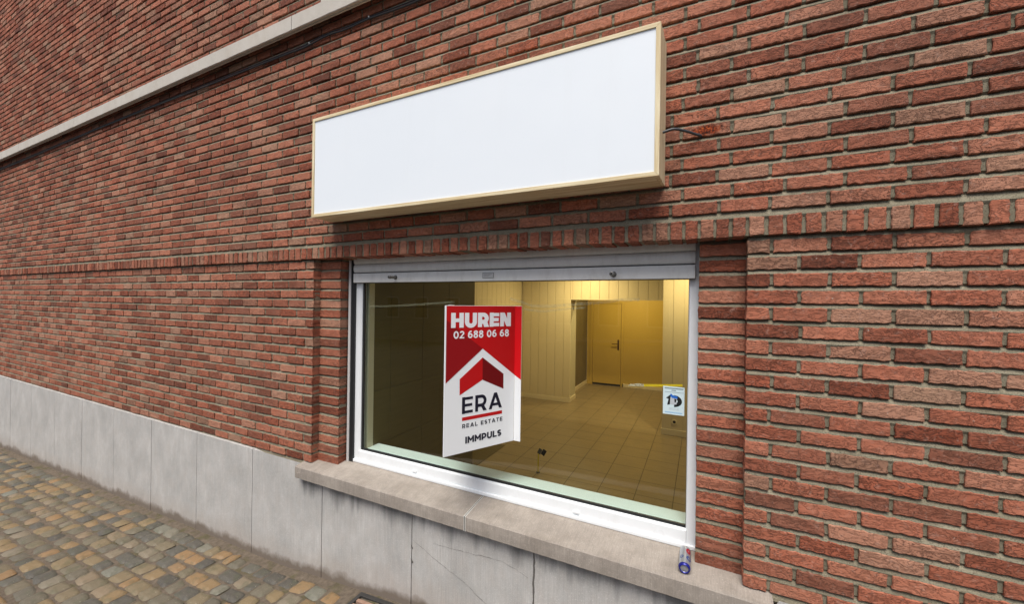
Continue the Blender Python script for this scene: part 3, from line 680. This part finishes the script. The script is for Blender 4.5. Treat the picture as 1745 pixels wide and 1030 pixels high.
SM = mk_tape('glue_smear', (.75, .68, .5), .34)  # faint pale wavy strips laid on the inside of the glass
def streak(pts, wd):
    V = []
    for x, z in pts: V += [(x, .2034, z-wd), (x, .2034, z+wd)]
    return put(MB().add(V, [(2*i, 2*i+1, 2*i+3, 2*i+2) for i in range(len(pts)-1)]).build('glue_smear', SM, None), window)
streak([(-1.08, ZS+.02), (-1.0, ZS+.0), (-.93, ZS-.022), (-.80, ZS-.022), (-.66, ZS-.008), (-.52, ZS+.004), (-.40, ZS+.02), (-.30, ZS+.022)], .009)
streak([(-.98, ZS-.045), (-.86, ZS-.055), (-.72, ZS-.038), (-.6, ZS-.026)], .006)
streak([(-2.28, ZS-.05), (-2.0, ZS-.04), (-1.7, ZS-.02), (-1.5, ZS-.005)], .007)
# ------------------------------------------------------------------ aluminium can on the sill
can = empty('drink_can', 'silver drink can with blue rim lying on the stone sill beside the brick pier', 'can', (-.052, .0, ZS-1.2435))
ca, cr_ = Vector((0, 1, .105)).normalized(), .0262; cO = Vector((-.055, -.012, ZS-1.2575+.0262+.001))
body = lathe('body', [(.0, .0), (.004, .0135), (.0045, .0165), (.0, .0192), (.001, .0215), (.007, .0252), (.012, cr_), (.118, cr_), (.126, .0245), (.131, .0225), (.134, .0225), (.134, .0205), (.131, .02), (.131, 0)], ALU, cO, ca, can, 36)
lathe('blue_rim', [(.0035, .0170), (-.0006, .0195), (.0006, .0222), (.0068, .0258), (.0115, .0266)], mat('can_blue', (.012, .014, .2), .3, .3), cO, ca, can, 36)
la = ca.cross(Vector((0, 0, 1))).normalized(); lb = ca.cross(la)
def can_patch(nm, cen, an0, ra, rl, m, inner=0):
    V = []; n = 20
    for q in (1, inner):
        for k in range(n):
            t = 2*math.pi*k/n; s_ = cen+rl*q*math.cos(t); an = an0+ra*q*math.sin(t)
            V.append(tuple(cO+ca*s_+(la*math.cos(an)+lb*math.sin(an))*(cr_+.0004)))
    return put(MB().add(V, [(k, (k+1) % n, n+(k+1) % n, n+k) for k in range(n)]).build(nm, m, None), can)
CB, CR_ = mat('can_print_blue', (.02, .05, .2), .35), mat('can_print_red', (.3, .01, .02), .35)
up_an = math.atan2(Vector((0, 0, 1)).dot(lb), Vector((0, 0, 1)).dot(la))
side = 1 if (la*math.cos(up_an+.8)+lb*math.sin(up_an+.8)).x > 0 else -1
can_patch('blue_emblem', .052, up_an-side*.55, .34, .010, CB, .55); can_patch('blue_emblem', .050, up_an+side*.75, .5, .014, CB, .5); can_patch('red_emblem', .098, up_an+side*.6, .45, .018, CR_, .3)

# ------------------------------------------------------------------ shop interior
FZ = ZS-1.9; CZ = ZS+.72
def struct(o): o['kind'] = 'structure'; return o
struct(MB().box(-3.6, 2.6, .2755, 7.4, FZ-.1, FZ).build('floor', TILE, None))
struct(MB().box(-3.6, 2.6, .2755, 7.4, CZ, CZ+.1).build('ceiling', CEIL, None))
put(MB().box(-2.306, .03, .2355, .353, ZS-1.19, ZS-1.1435).build('inner_sill', SILLIN, None, bevel=.003), building)
struct(MB().box(-2.306, 2.5, .277, .33, FZ+.001, ZS-1.1905).build('wall_under_window', REVEAL, None))
struct(MB().box(-2.335, -2.3065, .2358, .292, ZS-1.2, CZ-.001).build('window_reveal', REVEAL, None))
struct(MB().box(.031, .1, .2358, .292, ZS-1.2, CZ-.001).box(.03, 2.5, .293, .33, ZS-1.19, CZ-.001).build('wall_right_of_window', REVEAL, None))
# dark left wall of large panels with open joints
dw = MB()
ys = [.293, .48, .89, 1.30, 1.80]; zs_ = [FZ+.001, ZS-1.15, ZS-.72, ZS-.06, CZ-.001]
for a, b in zip(ys[:-1], ys[1:]):
    for c, e in zip(zs_[:-1], zs_[1:]): dw.box(-2.33, -2.309+random.uniform(-.001, .001), a+.0015, b-.0015, c+.0015, e-.0015)
dwo = struct(dw.build('dark_panelled_wall', DARKW, None, bevel=.001)); struct(MB().box(-2.46, -2.3305, .293, 1.799, FZ+.001, CZ-.001).build('dark_wall_core', DARKP, None))
struct(MB().box(-3.2, -2.309, 1.8005, 2.62, FZ+.0005, FZ+.005).build('dark_floor_strip', DARKW, None))  # thin dark slab stands in for shade on the floor beyond the wall
def boards(mb, fixed, a0, a1, pitch, z0, z1, ax='x', sgn=-1, ph=None):
    a = a0 if ph is None else a0-((a0-ph) % pitch)
    while a < a1-.002:
        p, q = max(a, a0)+.0024, min(a+pitch, a1)-.0024
        if q > p:
            if ax == 'x': mb.box(p, q, fixed, fixed+.012, z0, z1)
            else: mb.box(fixed-.012, fixed, p, q, z0, z1)
        a += pitch
HB = ZS+.074
def panel_wall(name, parts, cores, skirts):
    m_ = MB()
    for a in parts: boards(m_, *a)
    o = struct(m_.build(name, CREAM, None, bevel=.002, seg=1))
    c_ = MB()
    for b in cores: c_.box(*b)
    c = c_.build(name+'_core', REVEAL, None); c.parent = o
    if skirts:
        s_ = MB()
        for b in skirts: s_.box(*b)
        k_ = s_.build('skirting', SKIRT, None, bevel=.003); k_.parent = o
    return o
YP = 5.15
panel_wall('panelled_wall', [(YP, -3.24, -2.233, .17, FZ+.09, CZ-.001, 'x', -1, -2.02), (YP, -2.233, -.3, .17, HB, CZ-.001, 'x', -1, -2.02)],
    [(-3.26, -2.236, YP+.0123, 5.55, FZ+.001, CZ-.001), (-2.236, -.3, YP+.0123, 5.55, HB+.004, CZ-.001)],
    [(-3.24, -2.230, YP-.008, YP+.012, FZ+.001, FZ+.088), (-2.2355, -2.2215, YP+.0125, 5.56, FZ+.001, FZ+.088)])
panel_wall('panelled_side_wall', [(-3.24, .33, YP-.012, .17, FZ+.09, CZ-.001, 'y')], [(-3.4, -3.2525, .33, YP, FZ+.001, CZ-.001)], [(-3.252, -3.228, .33, YP-.012, FZ+.001, FZ+.088)])
panel_wall('panelled_pier', [(4.10, -.502, 2.4, .145, FZ+.09, CZ-.001, 'x', -1, -.36)], [(-.500, 2.4, 4.1125, 5.1, FZ+.001, CZ-.001)], [(-.510, 2.4, 4.088, 4.112, FZ+.001, FZ+.088)])
casing = MB().box(-2.233, -.515, YP-.006, YP+.02, HB-.016, HB-.001).box(-2.236, -2.2215, YP-.006, YP+.0115, FZ+.09, HB-.017)
struct(casing.build('opening_casing', SKIRT, None, bevel=.002))
# passage beyond the opening
struct(MB().box(-2.52, -2.42, 5.5505, 7.09, FZ+.001, CZ-.001).build('passage_side_wall', DARKP, None))
struct(MB().box(-2.42, -2.405, 5.5505, 7.08, FZ+.001, FZ+.088).build('passage_skirting', SKIRT, None, bevel=.003))
struct(MB().box(-2.42, -2.286, 7.1, 7.2, FZ+.001, CZ-.001).box(-1.632, 2.5, 7.1, 7.2, FZ+.001, CZ-.001).box(-2.286, -1.632, 7.1, 7.2, ZS-.0, CZ-.001).box(-2.286, -1.632, 7.19, 7.2, FZ+.001, ZS).build('passage_end_wall', DOORM, None))
struct(MB().box(-1.6, 2.5, 7.085, 7.0995, FZ+.001, FZ+.075).build('passage_end_skirting', SKIRT, None, bevel=.003))
struct(MB().box(2.4, 2.5, .33, 7.1, FZ+.001, CZ-.001).build('right_room_wall', REVEAL, None))
door = empty('interior_door', 'plain yellow-brown flush door at the far end of the lit passage', 'door', (-1.96, 7.1, FZ))
box('door_leaf', DOORM, door, -2.28, -1.638, 7.097, 7.14, FZ+.045, ZS-.006, .002)
box('architrave', DOORM, door, -2.345, -2.288, 7.085, 7.0995, FZ+.001, ZS+.055, .002); box('architrave', DOORM, door, -1.63, -1.575, 7.085, 7.0995, FZ+.001, ZS+.055, .002)
box('architrave', DOORM, door, -2.2875, -1.6305, 7.085, 7.0995, ZS-.002, ZS+.055, .002)
box('dark_threshold', GASKET, door, -2.284, -1.634, 7.12, 7.15, FZ+.001, FZ+.044, 0)  # black block stands for the darkness in the gap under the door leaf
hd = box('handle_plate', BRASS, door, -1.712, -1.674, 7.088, 7.0965, ZS-1.066, ZS-.832, .003)
tube('lever', [(-1.693, 7.09, ZS-.925), (-1.693, 7.05, ZS-.925), (-1.72, 7.045, ZS-.927), (-1.83, 7.045, ZS-.93)], .009, BRASS, door, 8)
soc = empty('wall_socket', 'round recessed power socket low on the panelled pier inside the shop', 'socket', (-.329, 4.1, ZS-1.701))
lathe('socket_plate', [(0, .04), (.008, .038), (.009, .024), (.002, .022), (.002, 0)], SKIRT, (-.329, 4.0995, ZS-1.701), (0, -1, 0), soc, 24)
lathe('socket_hole', [(.0025, .021), (.0026, 0)], GASKET, (-.329, 4.0995, ZS-1.701), (0, -1, 0), soc, 24)
stand = empty('card_stand', 'thin yellow upright stand with small dark card holder standing on the tiled floor', 'stand', (-1.614, 2.06, FZ))
YEL = mat('stand_yellow', (.75, .55, .03), .4)
tube('post', [(-1.614, 2.06, FZ+.004), (-1.614, 2.06, FZ+.12), (-1.612, 2.06, ZS-1.68)], .0085, YEL, stand, 8)
lathe('foot', [(0, .0), (0, .022), (.004, .022), (.005, .006)], GASKET, (-1.614, 2.06, FZ+.001), (0, 0, 1), stand, 16)
def tilt_box(nm, cx, cz, w_, h_, ang, m, y0, y1):
    c_, s_ = math.cos(ang), math.sin(ang); V = []
    for y in (y0, y1):
        for a, b in ((-w_, -h_), (w_, -h_), (w_, h_), (-w_, h_)): V.append((cx+a*c_-b*s_, y, cz+a*s_+b*c_))
    return put(MB().add(V, [(0, 1, 2, 3), (7, 6, 5, 4), (0, 4, 5, 1), (1, 5, 6, 2), (2, 6, 7, 3), (3, 7, 4, 0)]).build(nm, m, None, bevel=.002), stand)
tilt_box('card_holder', -1.592, ZS-1.655, .020, .032, R(-28), mat('card_grey', (.12, .11, .08), .5), 2.045, 2.052)
tilt_box('card_holder', -1.548, ZS-1.664, .022, .034, R(-28), mat('card_black', (.012, .01, .008), .4), 2.053, 2.06)
def downlight(x, y, pw, i):
    t = empty('ceiling_downlight', ['round ceiling downlight near the panelled wall inside the shop', 'round ceiling downlight above the panelled pier inside the shop', 'round ceiling downlight in the passage by the door'][i], 'ceiling light', (x, y, CZ), 'downlights on the shop ceiling')
    lathe('housing', [(0, .07), (.018, .07), (.022, .062), (.012, .058)], PVC, (x, y, CZ-.001), (0, 0, -1), t, 24)
    em = bpy.data.materials.get('lamp_lens') or mat('lamp_lens', (1, .8, .5), .5)
    em.node_tree.nodes['Principled BSDF'].inputs['Emission Color'].default_value = (1, .72, .36, 1); em.node_tree.nodes['Principled BSDF'].inputs['Emission Strength'].default_value = 8
    lathe('lens', [(.013, .057), (.0135, 0)], em, (x, y, CZ-.001), (0, 0, -1), t, 24)
    l = bpy.data.lights.new('downlight', 'AREA'); l.shape = 'DISK'; l.size = .11; l.energy = pw; l.color = (1, .74, .36); l.spread = R(180)
    lo = bpy.data.objects.new('downlight', l); S.collection.objects.link(lo); lo.location = (x, y, CZ-.028); put(lo, t)
downlight(-1.86, 4.45, 25, 0); downlight(-.12, 3.45, 21, 1); downlight(-1.3, 6.0, 25, 2)

# ------------------------------------------------------------------ pavement, drain, kerb, road, added house opposite
COB = None
def mk_cob():
    m = mat('sett_stone', rough=.7, spec=.35); k = N(m); a = k.attr('rnd')
    base = k.ramp(a, [(0, (.03, .03, .032)), (.25, (.06, .06, .055)), (.45, (.12, .1, .065)), (.65, (.19, .13, .06)), (.8, (.24, .13, .05)), (1, (.13, .14, .12))])
    c = k.mix(k.math('MULTIPLY', k.noise(45, 5, .7), .45), base, (.24, .2, .14))
    c = k.mix(k.math('MULTIPLY', k.ramp(k.noise(14, 4), [(.5, B_), (.65, W_)]), .4), c, (.07, .075, .04)); c = k.mix(k.ramp(k.noise(160, 2, .5), [(.68, B_), (.74, W_)]), c, (.4, .35, .27)); k.rough(k.math('ADD', .35, k.math('MULTIPLY', k.noise(20), .5))); k.col(c); k.norm(k.bump(k.noise(90, 5, .7), .6, .004)); return m
def mk_sand():
    m = mat('joint_sand', rough=.95, spec=.1); k = N(m)
    c = k.mix(k.noise(30, 5, .7), (.035, .028, .02), (.24, .19, .145))
    c = k.mix(k.ramp(k.noise(9, 4), [(.52, B_), (.7, (.6, .6, .6))]), c, (.07, .07, .022))
    k.col(c); k.norm(k.bump(k.noise(150, 5, .75), .9, .006)); return m
SAND = mk_sand(); COB = mk_cob()
nx, ny = 300, 26; xs = np.linspace(-14, 4, nx+1); yy = np.linspace(-1.9, .06, ny+1); V = []
for x in xs:
    for y in yy: V.append((x, y, gz(x)-.006+rng.normal(0, .0025)+(.006 if y > -.05 else 0)+.02*max(0, y+.06)))
n0 = ny+1; pv = MB().add(V, [(i*n0+j, (i+1)*n0+j, (i+1)*n0+j+1, i*n0+j+1) for i in range(nx) for j in range(ny)]).build('pavement', SAND, None); struct(pv)
cb = MB(); dr = (-2.085, -1.62, -.33, -.015)
row = 0; y = -.058
while y > -1.85:
    hy = .122+rng.normal(0, .008); x = -13.8+rng.uniform(0, .1)
    while x < 3.8:
        lx = .15+rng.normal(0, .022); cx_, cy_ = x+lx/2, y-hy/2
        if not (dr[0]-.05 < cx_ < dr[1]+.05 and dr[2]-.04 < cy_ < dr[3]):
            near = -5 < x < 0; n = 7 if near else 4; hx_, hy_ = lx/2-.007, hy/2-.006; V = []; dz = rng.normal(0, .003); tx, ty = rng.normal(0, .03, 2)
            q = rng.normal(0, .007, (4, 2)); rc = rng.uniform(4, 9)
            for i in range(n+1):
                for j in range(n+1):
                    a, b = -1+2*i/n, -1+2*j/n; s_ = (abs(a)**rc+abs(b)**rc)
                    sc_ = 1/max(1, s_**(1/rc)); aa, bb = a*sc_, b*sc_
                    w4 = [(1-aa)*(1-bb)/4, (1+aa)*(1-bb)/4, (1+aa)*(1+bb)/4, (1-aa)*(1+bb)/4]
                    px = cx_+aa*hx_+sum(w4[t]*q[t, 0] for t in range(4)); py = cy_+bb*hy_+sum(w4[t]*q[t, 1] for t in range(4))
                    e_ = max(abs(a), abs(b)); h = .004+.006*(1-e_**5)-(.012 if e_ > .99 else 0)+.0012*math.sin(px*70+dz*900)*math.cos(py*60)
                    V.append((px, py, gz(px)+h+dz+tx*aa*.06+ty*bb*.05+rng.normal(0, .0007)))
            m0 = n+1; cb.add(V, [(i*m0+j, (i+1)*m0+j, (i+1)*m0+j+1, i*m0+j+1) for i in range(n) for j in range(n)], rnd=rng.uniform())
        x += lx
    y -= hy; row += 1
struct(cb.build('pavement_setts', COB, None, smooth=True))
dg = empty('drain_grate', 'black iron cellar grate with worn brown bars set in the cobbles against the plinth', 'drain grate', (-1.85, -.17, gz(-1.85)))
z0d = gz(-1.9)+.002
def tilted(nm, m, x0, x1, y0, y1, za, zb, bev=.002):
    o = MB().box(x0, x1, y0, y1, za, zb).build(nm, m, None, bevel=bev)
    for v in o.data.vertices: v.co.z += gz(v.co.x)-gz(-1.9)
    return put(o, dg)
tilted('frame_bar', IRON, dr[0], dr[1], dr[3]-.03, dr[3], z0d-.03, z0d+.012); tilted('frame_bar', IRON, dr[0], dr[1], dr[2], dr[2]+.03, z0d-.03, z0d+.012)
tilted('frame_bar', IRON, dr[0], dr[0]+.03, dr[2]+.0305, dr[3]-.0305, z0d-.03, z0d+.012); tilted('frame_bar', IRON, dr[1]-.03, dr[1], dr[2]+.0305, dr[3]-.0305, z0d-.03, z0d+.012)
tilted('pit_floor', GASKET, dr[0]+.005, dr[1]-.005, dr[2]+.005, dr[3]-.005, z0d-.04, z0d-.0305+.001, 0)
for i in range(6):
    y = dr[3]-.052-i*.045; tilted('grate_bar', RUST, dr[0]+.0305, dr[1]-.0305, y-.024, y, z0d-.02, z0d+.009, .004)
KERB = mk_stone('kerb_stone', (.3, .29, .28), (.38, .37, .35), (.28, .26, .24), (.2, .18, .15), .1)
def ground_strip(nm, m, y0, y1, z0, z1):
    V = []; xs = np.linspace(-14, 4, 40)
    for x in xs: V += [(x, y0, gz(x)+z0), (x, y1, gz(x)+z0), (x, y1, gz(x)+z1), (x, y0, gz(x)+z1)]
    f = [(4*i+j, 4*i+4+j, 4*i+4+(j+1) % 4, 4*i+(j+1) % 4) for i in range(39) for j in range(4)]
    return struct(MB().add(V, [q[::-1] for q in f]).build(nm, m, None))
ground_strip('kerb', KERB, -2.03, -1.895, -.3, .004)
ASPH = mk_noisy('asphalt', (.045, .045, .047), (.07, .068, .066), 40, .9, .6, .2, 5, bd=.004)
ground_strip('road', ASPH, -19.6, -2.031, -.3, -.115)
ground_strip('far_pavement', KERB, -21.99, -19.601, -.3, .01)
struct(MB().box(-70, 60, -70, 60, -1.3, -1.2).build('ground', ASPH, None))
opp = empty('terraced_house', 'pale rendered row of houses across the street facing the shop', 'building', (-4, -22, -1.2))  # unseen terrace added to darken reflections in the glass and trim sky light
REND = mk_noisy('render_grey', (.3, .28, .25), (.38, .36, .32), 2, .9, .2); WDK = mat('house_window_glass', (.03, .035, .04), .1)
xh = -14.
mw = MB(); mwd = []
box('wall', REND, opp, -30, 22, -30, -22, -1.2, 5.2, .01)  # wall of the added unseen terrace
for i in range(17):
    x = -29+i*2.9
    for z in (.6, 3.4):
        f_ = box('window', PVC, opp, x, x+1.3, -22, -21.94, z, z+1.7, .01); p_ = box('pane', WDK, opp, x+.08, x+1.22, -21.94, -21.935, z+.08, z+1.62, 0); p_.matrix_parent_inverse = Matrix.Identity(4); p_.parent = f_; p_.matrix_parent_inverse = f_.matrix_world.inverted() if False else Matrix.Identity(4)  # windows of the added unseen terrace
print('objects', len(bpy.data.objects))
